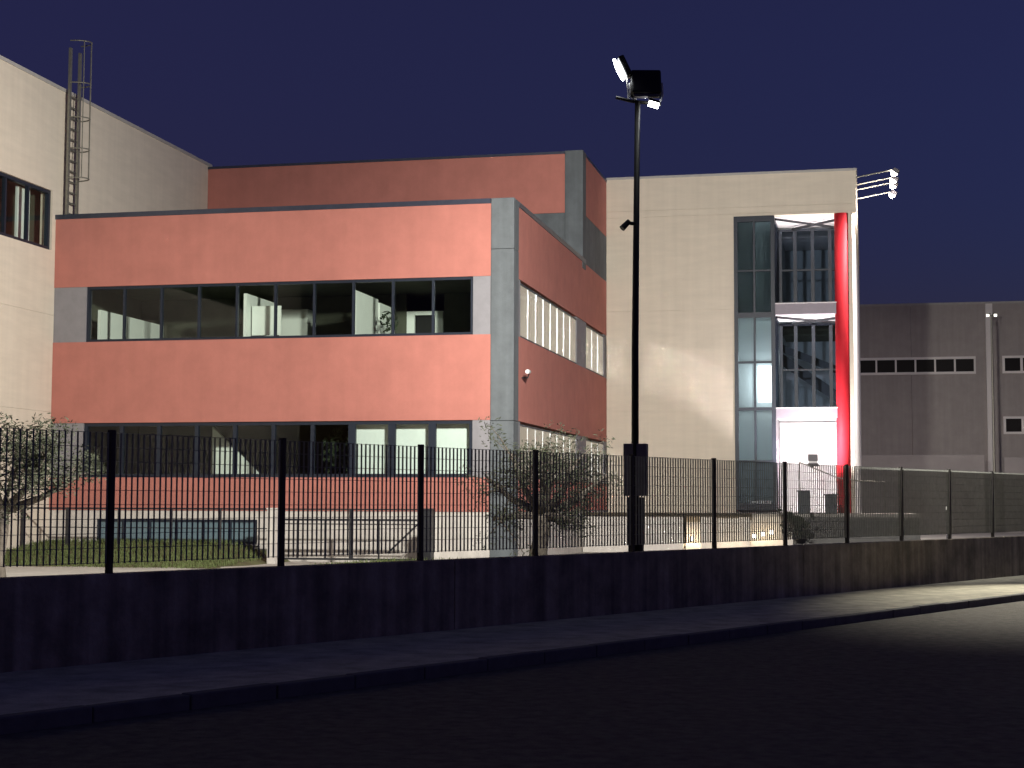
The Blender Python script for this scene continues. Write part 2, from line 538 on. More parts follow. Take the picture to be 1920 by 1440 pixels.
# windows
window_x(ob, -20.085, -9.545, W2[0], W2[1], F0 + 0.06, 10, M['glass'], 0.07, 0.06)
window_x(ob, -20.085, -9.545, W1[0], W1[1], F0 + 0.06, 10, M['glass'], 0.09, 0.10, heavy=(7, 8, 9))
for z0, z1 in (W1, W2):
    window_y(ob, 39.90, 48.10, z0 + 0.003, z1 - 0.06, SX - 0.025, 8, M['side_glass'], 0.05, 0.05, flush=True)
    window_y(ob, 49.82, 53.35, z0 + 0.003, z1 - 0.06, SX - 0.025, 3, M['side_glass'], 0.05, 0.05, flush=True)
# rooms
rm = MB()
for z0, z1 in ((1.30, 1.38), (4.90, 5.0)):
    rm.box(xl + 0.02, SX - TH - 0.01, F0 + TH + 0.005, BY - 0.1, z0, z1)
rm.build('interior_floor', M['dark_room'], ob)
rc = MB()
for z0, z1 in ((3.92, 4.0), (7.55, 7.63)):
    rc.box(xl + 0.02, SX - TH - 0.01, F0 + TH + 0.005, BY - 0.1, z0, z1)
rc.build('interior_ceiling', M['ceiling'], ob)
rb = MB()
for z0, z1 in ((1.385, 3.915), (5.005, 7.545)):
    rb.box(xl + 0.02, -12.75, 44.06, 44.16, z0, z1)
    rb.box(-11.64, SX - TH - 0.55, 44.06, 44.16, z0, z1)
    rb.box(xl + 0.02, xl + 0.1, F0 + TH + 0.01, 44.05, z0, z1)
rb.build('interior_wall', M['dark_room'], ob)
def partition(x, y0, y1, z0, z1, name='partition'):
    MB().box(x - 0.04, x + 0.04, y0, y1, z0, z1).build(name, M['partition'], ob)
partition(-19.9, F0 + 0.4, 43.3, 5.005, 6.70)
partition(-15.77, F0 + 0.4, 41.4, 5.005, 7.04)
partition(-12.78, F0 + 0.4, 41.3, 5.005, 7.05)
partition(-12.78, 41.45, 42.5, 5.005, 6.98)
MB().box(-15.68, -14.88, 39.62, 39.66, 5.96, 6.73).build('whiteboard', M['partition'], ob)
MB().box(-16.4, -15.55, 43.55, 44.0, 5.005, 7.12).build('cupboard', M['partition'], ob)
dr = MB()
dr.box(-12.73, -12.50, 44.02, 44.12, 5.005, 7.04)
dr.box(-11.90, -11.66, 44.02, 44.12, 5.005, 7.04)
dr.box(-12.50, -11.90, 44.02, 44.12, 6.93, 7.04)
do = dr.build('door_frame', M['partition'], ob)
MB().box(-12.5, -11.9, 44.2, 44.3, 5.005, 7.0).build('dark_door', M['black'], do)
for x0, x1 in ((-12.72, -11.67), (-11.66, -10.61), (-10.60, -9.60)):
    MB().box(x0, x1, 39.36, 39.38, 2.30, 3.585).build('blind', M['blind'], ob)
MB().poly((-17.15, 40.6, 3.62), (-17.15, 40.6, 1.4), (-15.75, 40.6, 1.4), (-15.75, 40.6, 2.3)).build('stair_parapet', M['partition'], ob)
sp = bpy.data.objects['stair_parapet'].modifiers.new('solid', 'SOLIDIFY')
sp.thickness = 0.1
for z0, z1 in ((2.15, 3.75), (5.72, 7.35)):
    for y0, y1, nn in ((39.75, 48.0, 84), (49.7, 53.4, 38)):
        cu = MB()
        for k in range(nn):
            a = y0 + (y1 - y0) * k / nn
            w = (y1 - y0) / nn
            cu.poly((SX - 0.64, a, z0), (SX - 0.55, a + w * 0.6, z0), (SX - 0.55, a + w * 0.6, z1), (SX - 0.64, a, z1))
        cu.build('slatted_blind', M['curtain'], ob)

# security camera on the salmon side wall
sc = thing('security_camera', 'small white bullet security camera on the salmon side wall by the corner pillar', 'camera', (SX, 40.0, 4.78))
MB().tube([(SX, 40.0, 4.78), (SX + 0.16, 39.98, 4.78), (SX + 0.2, 39.95, 4.88)], 0.02).build('bracket', M['steel'], sc)
MB().tube([(SX + 0.24, 39.55, 4.90), (SX + 0.19, 39.99, 4.93)], 0.055, 10).build('camera_body', M['white'], sc)

# ------------------------------------------------------------------ cream hall on the left
ch = thing('cream_hall', 'tall cream concrete hall at left with roof ladder and dark strip window', 'building', (LX, 36, GZ))
y0h, y1h = 20.0, 49.32
hw = MB()
for a, c in ((0.0, 3.955), (3.96, 6.525), (6.53, 8.24)):
    hw.box(LX - TH, LX, y0h, y1h, a, c)
hw.box(LX - TH, LX, 38.76, y1h, 8.24, 9.84)
hw.box(LX - TH, LX, y0h, 23.0, 8.24, 9.84)
hw.box(LX - TH, LX, y0h, y1h, 9.84, 12.64)
hw.box(LX - 18, LX - TH, y0h, y0h + TH, 0.0, 12.64)
hw.box(LX - 18, LX - TH, y1h - TH, y1h, 0.0, 12.64)
hw.build('wall', M['cream'], ch)
MB().box(LX - TH - 0.04, LX + 0.03, y0h, y1h, 12.64, 12.73).build('coping', M['coping_pale'], ch)
MB().box(LX - 18, LX - TH - 0.04, y0h, y1h, 12.3, 12.5).build('roof', M['coping'], ch)
window_y(ch, 23.0, 38.76, 8.24, 9.84, LX - 0.06, 14, M['glass'], 0.09, 0.07)
hr = MB()
hr.box(LX - 6, LX - TH - 0.01, 22.5, 39.0, 7.1, 7.2)
hr.box(LX - 6, LX - TH - 0.01, 22.5, 39.0, 10.4, 10.5)
hr.box(LX - 6.1, LX - 6, 22.5, 39.0, 7.2, 10.4)
hr.box(LX - 6, LX - TH - 0.01, 39.0, 39.1, 7.2, 10.4)
hr.build('interior_wall', M['dark_room'], ch)
MB().box(LX - 0.5, LX - 0.44, 37.72, 38.36, 8.3, 9.8).build('blind', M['blind'], ch)

# caged roof ladder
la = thing('roof_ladder', 'caged steel ladder on the cream hall wall, rising above the roof edge', 'ladder', (LX + 0.15, 39.54, 9.3))
for y in (39.27, 39.81):
    MB().box(LX + 0.12, LX + 0.18, y - 0.05, y + 0.05, 8.93, 13.85).build('rail', M['galv'], la)
for k in range(13):
    MB().tube([(LX + 0.15, 39.3, 9.05 + 0.29 * k), (LX + 0.15, 39.78, 9.05 + 0.29 * k)], 0.022, 6).build('rung', M['galv'], la)
def hoop(z):
    b = MB()
    pts = []
    for k in range(13):
        a = math.pi * k / 12
        pts.append((LX + 0.15 + 0.46 * math.sin(a), 39.54 - 0.30 * math.cos(a), z))
    b.tube(pts, 0.018, 5)
    b.build('cage_hoop', M['galv'], la)
for z in (10.3, 11.1, 11.95, 12.9, 14.05):
    hoop(z)
for a in (50, 90, 130):
    MB().tube([(LX + 0.15 + 0.475 * math.sin(R(a)), 39.54 - 0.31 * math.cos(R(a)), 10.3), (LX + 0.15 + 0.475 * math.sin(R(a)), 39.54 - 0.31 * math.cos(R(a)), 14.05)], 0.016, 5).build('cage_bar', M['galv'], la)

# ------------------------------------------------------------------ cream entrance tower
et = thing('entrance_tower', 'cream concrete entrance block with tall recessed glass bay and red round column', 'building', (-4.4, BY, GZ))
XG0, XG1 = -4.20, -2.85
XR = -0.31
RD = 2.6
tw = MB()
for a, c in ((0.0, 4.675), (4.680, 8.069), (8.074, 11.279), (11.284, 11.499), (11.504, 12.60)):
    tw.box(SX + 0.003, XG0, BY, BY + TH, a, c)
for a, c in ((11.20, 11.279), (11.284, 11.499), (11.504, 12.60)):
    tw.box(XG0, -0.17, BY, BY + TH, a, c)
tw.box(-0.44, XR, BY, BY + 0.5, 1.2, 11.20)                       # right pier
tw.box(SX + 0.003, XG0, BY + 0.03, BY + 0.10, 4.675, 4.680).box(SX + 0.003, XG0, BY + 0.03, BY + 0.10, 8.069, 8.074)
tw.build('wall', M['cream'], et)
# right side wall, opening slightly outwards
MB().prism([(XR, BY + 0.5), (-0.141, BY + 22), (-0.5, BY + 22), (-0.44, BY + RD + 0.3), (-0.44, BY + 0.5)], 0.0, 11.9).build('side_wall', M['white'], et)
MB().prism([(-0.17, BY + TH), (-0.145, BY + 22), (-0.5, BY + 22), (-0.5, BY + TH)], 11.9, 12.60).build('side_parapet', M['cream'], et)
MB().box(-20, -0.5, BY + TH, BY + 22, 12.2, 12.4).build('roof', M['coping_pale'], et)
tc_ = MB()
tc_.box(SX + 0.003, -0.14, BY - 0.02, BY + TH + 0.04, 12.60, 12.68)
tc_.prism([(-0.14, BY + TH + 0.04), (-0.13, BY + 22), (-0.52, BY + 22), (-0.52, BY + TH + 0.04)], 12.60, 12.68)
tc_.build('coping', M['coping_pale'], et)
MB().box(-20, -0.5, BY + 21.7, BY + 22, 0, 12.2).build('rear_wall', M['cream'], et)
# glass bay, front
bayz = (1.38, 11.19)
b = MB()
yb = BY - 0.02
b.box(XG0 + 0.003, XG0 + 0.13, yb, yb + 0.16, bayz[0], bayz[1])
b.box(XG1 - 0.13, XG1, yb, yb + 0.16, bayz[0], bayz[1])
b.box(XG0 + 0.13, XG1 - 0.13, yb, yb + 0.16, 11.0, bayz[1])
b.box(XG0 + 0.13, XG1 - 0.13, yb, yb + 0.16, bayz[0], 1.62)
b.box(-3.56, -3.49, yb + 0.01, yb + 0.15, 1.62, 11.0)
for z, h in ((3.0, 0.03), (4.73, 0.05), (6.28, 0.035), (7.86, 0.09), (9.35, 0.03)):
    b.box(XG0 + 0.13, -3.56, yb + 0.012, yb + 0.148, z - h, z + h)
    b.box(-3.49, XG1 - 0.13, yb + 0.012, yb + 0.148, z - h, z + h)
bw_ = b.build('glass_bay', M['frame'], et)
for zz0, zz1 in ((1.62, 3.0), (3.0, 4.73), (4.73, 6.28), (6.28, 7.86), (7.86, 9.35), (9.35, 11.0)):
    for x0, x1 in ((XG0 + 0.13, -3.56), (-3.49, XG1 - 0.13)):
        MB().poly((x0, yb + 0.08, zz0), (x1, yb + 0.08, zz0), (x1, yb + 0.08, zz1), (x0, yb + 0.08, zz1)).build('pane', M['bay_frost'], bw_)
# bay return wall (faces the recess)
for z0, z1 in ((4.42, 7.86), (7.865, 11.19)):
    b = MB()
    zb = 4.74 if z0 < 5 else 8.2
    zt = 7.86 if z0 < 5 else 11.05
    b.box(XG1 - 0.1, XG1 - 0.003, yb + 0.162, BY + RD, z0, zb)
    if z0 > 5:
        b.box(XG1 - 0.1, XG1 - 0.003, yb + 0.162, BY + RD, zt, z1)
    for y in (BY + 0.15, BY + 0.95, BY + 1.75, BY + RD - 0.07):
        b.box(XG1 - 0.09, XG1 - 0.012, y, y + 0.06, zb, zt)
    rw = b.build('bay_return_frame', M['frame'], et)
    for ya, yc in ((BY + 0.21, BY + 0.95), (BY + 1.01, BY + 1.75), (BY + 1.81, BY + RD - 0.07)):
        MB().poly((XG1 - 0.05, ya, zb), (XG1 - 0.05, yc, zb), (XG1 - 0.05, yc, zt), (XG1 - 0.05, ya, zt)).build('pane', M['bay_glass'], rw)
MB().box(XG1 - 0.1, XG1 - 0.004, BY + 0.16, BY + RD, 1.5, 4.42).build('entry_side_wall', M['panel'], et)
MB().box(XG1 - 0.003, XG1 + 0.03, BY + 0.5, BY + 1.7, 1.4, 3.75).build('entrance_door', M['beam'], et)
# rear glazing of the recess, two storeys
for z0, z1 in ((4.74, 7.84), (8.22, 11.14)):
    b = MB()
    yg = BY + RD
    xs = [XG1, -2.28, -1.68, -1.09, -0.445]
    b.box(XG1, -0.445, yg, yg + 0.14, z0, z0 + 0.08)
    b.box(XG1, -0.445, yg, yg + 0.14, z1 - 0.08, z1)
    for i, x in enumerate(xs):
        xa = x if i == 0 else (x - 0.12 if i == 4 else x - 0.06)
        b.box(xa, xa + 0.12, yg - 0.10, yg + 0.135, z0 + 0.08, z1 - 0.08)
    b.box(XG1 + 0.12, -0.565, yg + 0.02, yg + 0.12, z0 + 1.45, z0 + 1.51)
    go = b.build('recess_glazing', M['frame'], et)
    for i in range(4):
        xa = xs[i] + (0.12 if i == 0 else 0.06)
        xb = xs[i + 1] - (0.12 if i == 3 else 0.06)
        MB().poly((xa, yg + 0.06, z0 + 0.08), (xb, yg + 0.06, z0 + 0.08), (xb, yg + 0.06, z1 - 0.08), (xa, yg + 0.06, z1 - 0.08)).build('pane', M['recess_glass'], go)
# white entry wall at the back of the porch
MB().box(XG1 - 0.003, -0.445, BY + RD, BY + RD + 0.14, 1.30, 4.40).build('entry_wall', M['white'], et)
# gallery slabs with beams
for z0, z1 in ((4.41, 4.73), (7.86, 8.21)):
    MB().box(XG1 + 0.002, -0.80, BY - 0.01, BY + 0.20, z0, z1).build('floor_beam', M['beam'], et, bevel=0.01)
    MB().box(XG1 + 0.002, -0.80, BY - 0.03, BY + 0.22, z1 + 0.001, z1 + 0.035).build('beam_cap', M['soffit'], et)
    MB().box(XG1 + 0.002, -0.445, BY + 0.205, BY + RD - 0.11, z0 + 0.02, z1 - 0.06).build('gallery_slab', M['soffit'], et)
MB().box(XG0, -0.445, BY + TH + 0.002, BY + 8, 11.20, 11.35).build('recess_soffit', M['soffit'], et)
for z in (7.80, 11.10):
    br = MB()
    br.tube([(XG1 + 0.03, BY + 0.24, z), (-0.8, BY + 2.3, z)], 0.045, 6)
    br.tube([(-0.62, BY + 0.45, z - 0.01), (XG1 + 0.5, BY + 2.3, z - 0.01)], 0.045, 6)
    br.build('wind_bracing', M['steel'], et)
MB().tube([(-0.66, BY + 0.12, 1.3), (-0.66, BY + 0.12, 11.19)], 0.235, 32).build('red_column', M['red'], et, smooth=True)
# stairwell behind the glass
sw_ = MB()
sw_.box(XG0 - 0.25, XG0 - 0.15, BY + TH + 0.01, BY + 7.9, 1.4, 11.19)
sw_.box(XG0 - 0.15, -0.5, BY + 7.8, BY + 7.9, 1.4, 11.19)
sw_.box(XG1 - 0.09, XG1 - 0.01, BY + RD + 0.15, BY + 7.79, 1.4, 11.19)  # inner wall added to keep the bay's lamplight out of the recess interior
sw_.build('stairwell_wall', M['stair_wall'], et)
st_ = MB()
st_.box(XG0 - 0.1, XG1 - 0.11, BY + 0.3, BY + 7.7, 7.72, 7.95)
st_.box(XG0 - 0.1, XG1 - 0.11, BY + 2.2, BY + 7.7, 4.55, 4.72)
st_.box(XG1, -0.55, BY + RD + 2.6, BY + 7.7, 7.7, 8.1)
st_.build('landing', M['dark_room'], et)
stn = MB()
def stringer(x0, z0, x1, z1, y, h):
    stn.poly((x0, y, z0), (x1, y, z1), (x1, y, z1 + h), (x0, y, z0 + h))
stringer(-2.9, 7.0, -0.5, 6.0, BY + 4.0, 0.28)
stringer(-2.9, 6.6, -0.5, 4.9, BY + 5.2, 0.45)
sto = stn.build('stair_flight', M['steel'], et)
sm = sto.modifiers.new('solid', 'SOLIDIFY')
sm.thickness = 0.06
lamp('POINT', 'stairwell_light', (-1.7, BY + 4.6, 4.80), 40, (0.9, 0.95, 1.0), et, size=0.2)
MB().box(-3.46, -3.0, BY + 0.5, BY + 0.56, 4.98, 6.2).build('flood_glint_panel', M['glint_panel'], et)  # glowing panel added behind the pane, imitates the pole flood's reflection
lamp('POINT', 'stairwell_light', (-3.5, BY + 2.4, 6.6), 62, (0.90, 0.96, 1.0), et, size=0.2)
lamp('POINT', 'stairwell_light', (-3.5, BY + 2.4, 3.9), 55, (0.90, 0.96, 1.0), et, size=0.2)
MB().box(XG1 + 0.3, -1.1, BY + 0.5, BY + 0.62, 4.69, 4.76).build('gallery_light', M['lens_soft'], et)
MB().box(XG1 + 0.3, -1.1, BY + 0.5, BY + 0.62, 8.17, 8.24).build('gallery_light', M['lens_soft'], et)
for z in (4.775, 8.255):
    la_ = lamp('AREA', 'gallery_lamp', (-1.75, BY + 0.56, z), 75 if z < 6 else 60, (1.0, 0.92, 0.95), et, (-1.75, BY + 0.9, z + 2))
    la_.data.spread = R(80)
    la_.data.shape = 'RECTANGLE'
    la_.data.size = 1.4
    la_.data.size_y = 0.1

# small lettering on the foot of the glass bay
def lettering(name, txt, x, y, z, size, m, label):
    c = bpy.data.curves.new(name, 'FONT')
    c.body = txt
    c.size = size
    c.extrude = 0.008
    t = bpy.data.objects.new(name, c)
    COL.objects.link(t)
    dg = bpy.context.evaluated_depsgraph_get()
    me = bpy.data.meshes.new_from_object(t.evaluated_get(dg))
    bpy.data.objects.remove(t)
    o = bpy.data.objects.new(name, me)
    me.materials.clear()
    me.materials.append(m)
    o.rotation_euler = (R(90), 0, 0)
    o.location = (x, y, z)
    COL.objects.link(o)
    tag(o, label, 'sign')
    return o
lettering('sign_lettering', 'TERMIGNONI', -3.83, BY - 0.035, 1.60, 0.135, M['sign_white'], 'thin row of small white capital letters on the foot of the glass bay')

# bracket floodlights along the tower's side wall
def bracket_flood(y, label):
    r = thing('bracket_floodlight', label, 'floodlight', (-0.2, y, 12.3), 'arm floodlights on the side of the entrance tower')
    MB().tube([(-0.2, y, 12.40), (1.0, y + 0.05, 12.62)], 0.022, 6).build('arm', M['galv'], r)
    MB().obox((1.12, y + 0.05, 12.56), (1, 0, -0.6), (0, 1, 0), (0.6, 0, 1), 0.10, 0.16, 0.07).build('housing', M['housing'], r)
    b = MB()
    b.tube([(1.04, y - 0.05, 12.44), (1.06, y + 0.0, 12.50), (1.08, y + 0.02, 12.56)], [0.07, 0.11, 0.08], 10)
    b.build('lens', M['lens_warm'], r, smooth=True)
    lamp('SPOT', 'beam', (1.0, y, 12.4), 7000, (1.0, 0.90, 0.88), r, (-0.25, y + 5.0, 6.0), R(125), 0.9, 0.1)
    return r
for y, lab in ((54.0, 'topmost bracket floodlight on the tower corner, thin arm ending in a glare'), (55.3, 'second bracket floodlight from the top on the tower corner'), (56.2, 'third bracket floodlight from the top on the tower corner'), (57.9, 'lowest bracket floodlight on the tower corner, furthest along the side wall')):
    bracket_flood(y, lab)

# ------------------------------------------------------------------ podium, steps and porch furniture
PD = 49.0
po = thing('entrance_podium', 'raised entrance podium with pale warm-lit front wall and dark coping', 'podium', (-4, PD, GZ))
pw = MB()
for x0, x1 in ((SX + 0.02, -5.40), (-4.86, -4.40), (-3.72, -3.40)):
    pw.box(x0, x1, PD, PD + 0.25, GZ - 0.1, 1.20)
pw.box(-5.40, -4.86, PD + 0.6, PD + 0.8, GZ - 0.1, 1.20)
pw.box(-4.40, -3.72, PD + 0.12, PD + 0.3, GZ - 0.1, 1.20)
pw.box(-3.40, -2.36, PD + 0.35, PD + 0.6, GZ - 0.1, 1.20)
pw.box(-2.36, -2.12, PD, PD + 0.3, GZ - 0.1, 1.02)
pw.build('front_wall', M['base'], po)
MB().box(SX + 0.02, -3.35, PD - 0.06, PD + 0.34, 1.201, 1.31).build('coping', M['soil'], po)
MB().box(SX + 0.02, -2.3, PD + 0.35, BY + RD - 0.01, 1.201, 1.29).build('deck', M['yard'], po)
MB().box(-2.3, 1.6, 50.9, BY + RD - 0.01, 0.0, 1.29).build('deck', M['yard'], po)
stp = MB()
for k in range(7):
    stp.box(-2.1, 1.6, 48.8 + 0.3 * k, 49.1 + 0.3 * k, GZ - 0.05, 0.26 + 0.155 * k)
stp.build('steps', M['kerb'], po)
for x, z, lab in ((-5.20, 0.52, 'single small bright recessed light low in the podium niche'), (-3.28, 0.62, 'leftmost of three tiny step lights under the glass bay'), (-3.04, 0.68, 'middle one of three tiny step lights under the glass bay'), (-2.78, 0.74, 'rightmost of three tiny step lights under the glass bay')):
    yy = PD + 0.6 if x < -5 else PD + 0.35
    t = thing('step_light', lab, 'light', (x, yy, z), 'step lights in the podium wall')
    MB().box(x - 0.07, x + 0.07, yy - 0.02, yy - 0.002, z - 0.08, z + 0.08).build('light_frame', M['steel'], t)
    MB().box(x - 0.05, x + 0.05, yy - 0.03, yy - 0.021, z - 0.06, z + 0.06).build('light_lens', M['lens_soft'], t)
    lamp('POINT', 'glow', (x, yy - 0.25, z), 4 if x > -5 else 12, (1.0, 0.78, 0.5), t, size=0.05)
lamp('POINT', 'podium_glow', (-4.0, PD - 0.5, 0.35), 12, (1.0, 0.8, 0.55), po, size=0.1)
for x, zt, lab in ((-1.89, 1.97, 'taller stubby grey pier on the podium in front of the bright porch'), (-1.06, 1.86, 'shorter stubby grey pier on the podium beside the red column')):
    t = MB().box(x - 0.18, x + 0.18, 51.6, 51.96, 1.29, zt).box(x - 0.21, x + 0.21, 51.57, 51.99, zt, zt + 0.05).build('pier', M['concrete'], bevel=0.01)
    tag(t, lab, 'pier', 'short piers on the podium')
hrail = thing('handrail', 'thin metal handrail sloping down in front of the bright porch', 'handrail', (-1.2, 52.5, 1.29))
MB().tube([(-2.05, 52.5, 2.93), (-0.84, 52.5, 2.42), (-0.16, 52.5, 2.33), (0.6, 52.5, 2.30)], 0.022, 6).build('rail', M['galv'], hrail)
for x, z in ((-2.05, 2.93), (-0.84, 2.42), (0.6, 2.30)):
    MB().tube([(x, 52.5, 1.29), (x, 52.5, z)], 0.018, 6).build('post', M['galv'], hrail)
ef = thing('porch_floodlight', 'square grey floodlight on the handrail, turned towards the bright porch', 'floodlight', (-1.62, 52.7, 2.6))
MB().box(-1.78, -1.47, 52.62, 52.72, 2.97, 3.19).build('housing', M['housing'], ef, bevel=0.015)
MB().box(-1.80, -1.45, 52.62, 52.72, 2.80, 2.90).build('gear_box', M['housing'], ef, bevel=0.015)
MB().box(-1.76, -1.49, 52.63, 52.71, 2.902, 2.968).build('bright_strip', M['white'], ef)
MB().poly((-1.76, 52.725, 2.99), (-1.49, 52.725, 2.99), (-1.49, 52.725, 3.17), (-1.76, 52.725, 3.17)).build('lens', M['lens'], ef)
MB().tube([(-1.62, 52.67, 2.73), (-1.62, 52.67, 2.80)], 0.03, 6).build('mount', M['steel'], ef)
lamp('SPOT', 'beam', (-1.62, 52.85, 3.1), 900, (1.0, 0.90, 0.95), ef, (-1.3, BY + RD, 5.5), R(150), 0.3, 0.08)

# ------------------------------------------------------------------ floodlight pole
px_, py_ = -3.42, 24.50
lp = thing('floodlight_pole', 'tall dark pole behind the street fence carrying bright floodlights on top', 'lamp post', (px_, py_, GZ))
MB().tube([(px_ - 0.02, py_, GZ), (px_ - 0.01, py_, 4), (px_ + 0.03, py_ + 0.05, 7.85)], [0.062, 0.055, 0.042], 14).build('pole', M['pole'], lp, smooth=True)
MB().box(px_ - 0.19, px_ + 0.16, py_ - 0.05, py_ + 0.22, 1.72, 2.52).build('cabinet', M['cabinet'], lp, bevel=0.01)
MB().box(px_ - 0.12, px_ + 0.09, py_ - 0.02, py_ + 0.2, GZ, 1.70).build('plinth', M['post'], lp)
RX = Vector((0.977, 0.213, 0))          # image right
FWD = Vector((-0.213, 0.977, 0))        # away from the camera
UP = Vector((0, 0, 1))
HC = Vector((px_ + 0.03, py_ + 0.05, 7.86))
MB().tube([HC - RX * 0.34 + UP * 0.06, HC - RX * 0.1 - UP * 0.0, HC + RX * 0.36 - UP * 0.05], 0.028, 8).build('crossarm', M['pole'], lp)
# flood aimed at the left hall, lens seen nearly edge-on
def lens_disc(c, nrm, upv, a, bb, th, name, m, parent, n=20):
    nrm = Vector(nrm).normalized()
    u = (Vector(upv) - nrm * Vector(upv).dot(nrm)).normalized()
    s = nrm.cross(u)
    b = MB()
    ring = []
    for k in range(n):
        w = 2 * math.pi * k / n
        ring.append(Vector(c) + u * a * math.cos(w) + s * bb * math.sin(w))
    i0 = len(b.v)
    b.v += [tuple(p) for p in ring] + [tuple(p + nrm * th) for p in ring]
    b.f.append(tuple(range(n)))
    b.f.append(tuple(range(n, 2 * n)))
    for k in range(n):
        b.f.append((k, (k + 1) % n, n + (k + 1) % n, n + k))
    return b.build(name, m, parent)
hA = HC - RX * 0.27 + UP * 0.50
nA = (-RX * 0.90 + FWD * 0.02 - UP * 0.42)
nA.normalize()
uA = UP - nA * UP.dot(nA)
fA = MB().obox(hA - nA * 0.075, nA, uA, nA.cross(uA), 0.05, 0.165, 0.165).build('floodlight', M['black'], lp, bevel=0.02)
lens_disc(hA - RX * 0.02, nA, UP + nA * -0.1, 0.185, 0.19, 0.012, 'lens', M['lens'], fA)
hB = HC + RX * 0.13 + UP * 0.27
fB = MB().obox(hB, RX, UP + FWD * 0.35, FWD - UP * 0.35, 0.235, 0.21, 0.10).build('floodlight', M['black'], lp, bevel=0.03)
MB().obox(hB - UP * 0.19 - FWD * 0.06, RX, UP, FWD, 0.20, 0.035, 0.06).build('gear_box', M['housing'], fB, bevel=0.01)
lens_disc(hB + FWD * 0.13 - UP * 0.05, FWD - UP * 0.35, UP, 0.16, 0.18, 0.01, 'lens', M['lens'], fB)
hC = HC + RX * 0.25 - UP * 0.05
fC = MB().obox(hC + UP * 0.035, RX + UP * -0.3, FWD, UP + RX * 0.3, 0.085, 0.12, 0.02).build('floodlight', M['black'], lp, bevel=0.01)
MB().obox(hC + UP * -0.005, RX + UP * -0.3, FWD, UP + RX * 0.3, 0.08, 0.11, 0.016).build('lens', M['lens'], fC)
yk = MB()
yk.tube([hB - RX * 0.25 + UP * 0.02, hB - RX * 0.25 - UP * 0.2, HC - RX * 0.02 + UP * 0.02], 0.018, 6)
yk.tube([hB + RX * 0.25 + UP * 0.02, hB + RX * 0.26 - UP * 0.18, HC + RX * 0.34 - UP * 0.04], 0.018, 6)
yk.tube([hA + RX * 0.1 - UP * 0.1, HC - RX * 0.14 + UP * 0.03, HC - RX * 0.3 + UP * 0.05], 0.018, 6)
yk.build('yoke', M['white'], lp)
# small spot on the pole's side
MB().tube([(px_, py_, 5.92), Vector((px_, py_, 5.93)) - RX * 0.09], 0.03, 8).build('side_bracket', M['pole'], lp)
MB().tube([Vector((px_, py_, 5.96)) - RX * 0.1, Vector((px_, py_ - 0.05, 5.84)) - RX * 0.2], [0.04, 0.05], 10).build('side_spot', M['black'], lp)
COOL = (1.0, 0.965, 0.91)
lamp('SPOT', 'beam', hA + nA.normalized() * 0.10, 10000, COOL, lp, (-21, 33.0, 2.5), R(98), 0.85, 0.12)
lamp('SPOT', 'beam', hB + FWD * 0.32 - UP * 0.1, 7000, COOL, lp, (-22.0, 35, 2.0), R(130), 0.9, 0.2)
lamp('SPOT', 'beam', hC - UP * 0.10, 23000, COOL, lp, (-0.8, 52, 6.5), R(88), 0.9, 0.2)

# street lamp further along the street (outside the picture), lights the far sidewalk
slp = fp(21.5, 0.4, 0.0)
sl = thing('street_lamp', 'street lamp behind the wall further along the sidewalk', 'street lamp', slp)
MB().tube([slp, slp + UP * 7.4], [0.08, 0.05], 10).build('pole', M['galv'], sl)
hd = slp - FN * 1.3 + UP * 7.4
MB().tube([slp + UP * 7.4, hd], 0.035, 8).build('arm', M['galv'], sl)
MB().obox(hd - FN * 0.2, FN, FD, UP, 0.28, 0.14, 0.06).build('lamp_head', M['housing'], sl)
MB().obox(hd - FN * 0.2 - UP * 0.07, FN, FD, UP, 0.22, 0.11, 0.008).build('lamp_lens', M['lens_street'], sl)
lamp('SPOT', 'beam', hd - FN * 0.2 - UP * 0.1, 14000, (1.0, 0.93, 0.78), sl, (3.5, 30.2, 0), R(34), 0.8, 0.06)

# ------------------------------------------------------------------ yard: lawn, railing, gate
ln = MB()
nx, ny = 40, 12
def lawn(name, x0, x1, y0, y1, zf):
    b = MB()
    for j in range(ny + 1):
        for i in range(nx + 1):
            x = x0 + (x1 - x0) * i / nx
            y = y0 + (y1 - y0) * j / ny
            b.v.append((x, y, zf(x, (y - y0) / (y1 - y0)) + 0.03 * math.sin(3.1 * x) * math.sin(2.7 * y)))
    for j in range(ny):
        for i in range(nx):
            a = j * (nx + 1) + i
            b.f.append((a, a + 1, a + nx + 2, a + nx + 1))
    return structure(b.build(name, M['lawn'], smooth=True))
bank = lambda x, t: 0.08 + 0.48 * min(1, t * 1.1) * max(0.0, min(1.0, (-14.2 - x) / 1.6)) ** 0.8
lawn('lawn', -20.9, -14.2, 34.2, F0 - 0.1, bank)
lawn('lawn', -13.0, -4.0, 40.5 if False else 30.5, 37.8, lambda x, t: 0.04 + 0.16 * min(1, t * 3) * min(1, (x + 13) / 2))
gb = MB()
def blades(x0, x1, y0, y1, zf, n):
    for _ in range(n):
        x, y = random.uniform(x0, x1), random.uniform(y0, y1)
        z = zf(x, (y - y0) / (y1 - y0))
        h = random.uniform(0.05, 0.13)
        a = random.uniform(0, math.pi)
        dx, dy = 0.012 * math.cos(a), 0.012 * math.sin(a)
        lx, ly = random.uniform(-0.04, 0.04), random.uniform(-0.04, 0.04)
        gb.poly((x - dx, y - dy, z), (x + dx, y + dy, z), (x + lx, y + ly, z + h))
blades(-20.9, -14.5, 34.2, F0 - 0.1, bank, 9000)
blades(-13.0, -4.0, 30.5, 37.8, lambda x, t: 0.04 + 0.16 * min(1, t * 3) * min(1, (x + 13) / 2), 6000)
tag(gb.build('grass', M['grass']), 'green grass growing on the lawns in front of the salmon building', 'grass', kind='stuff')

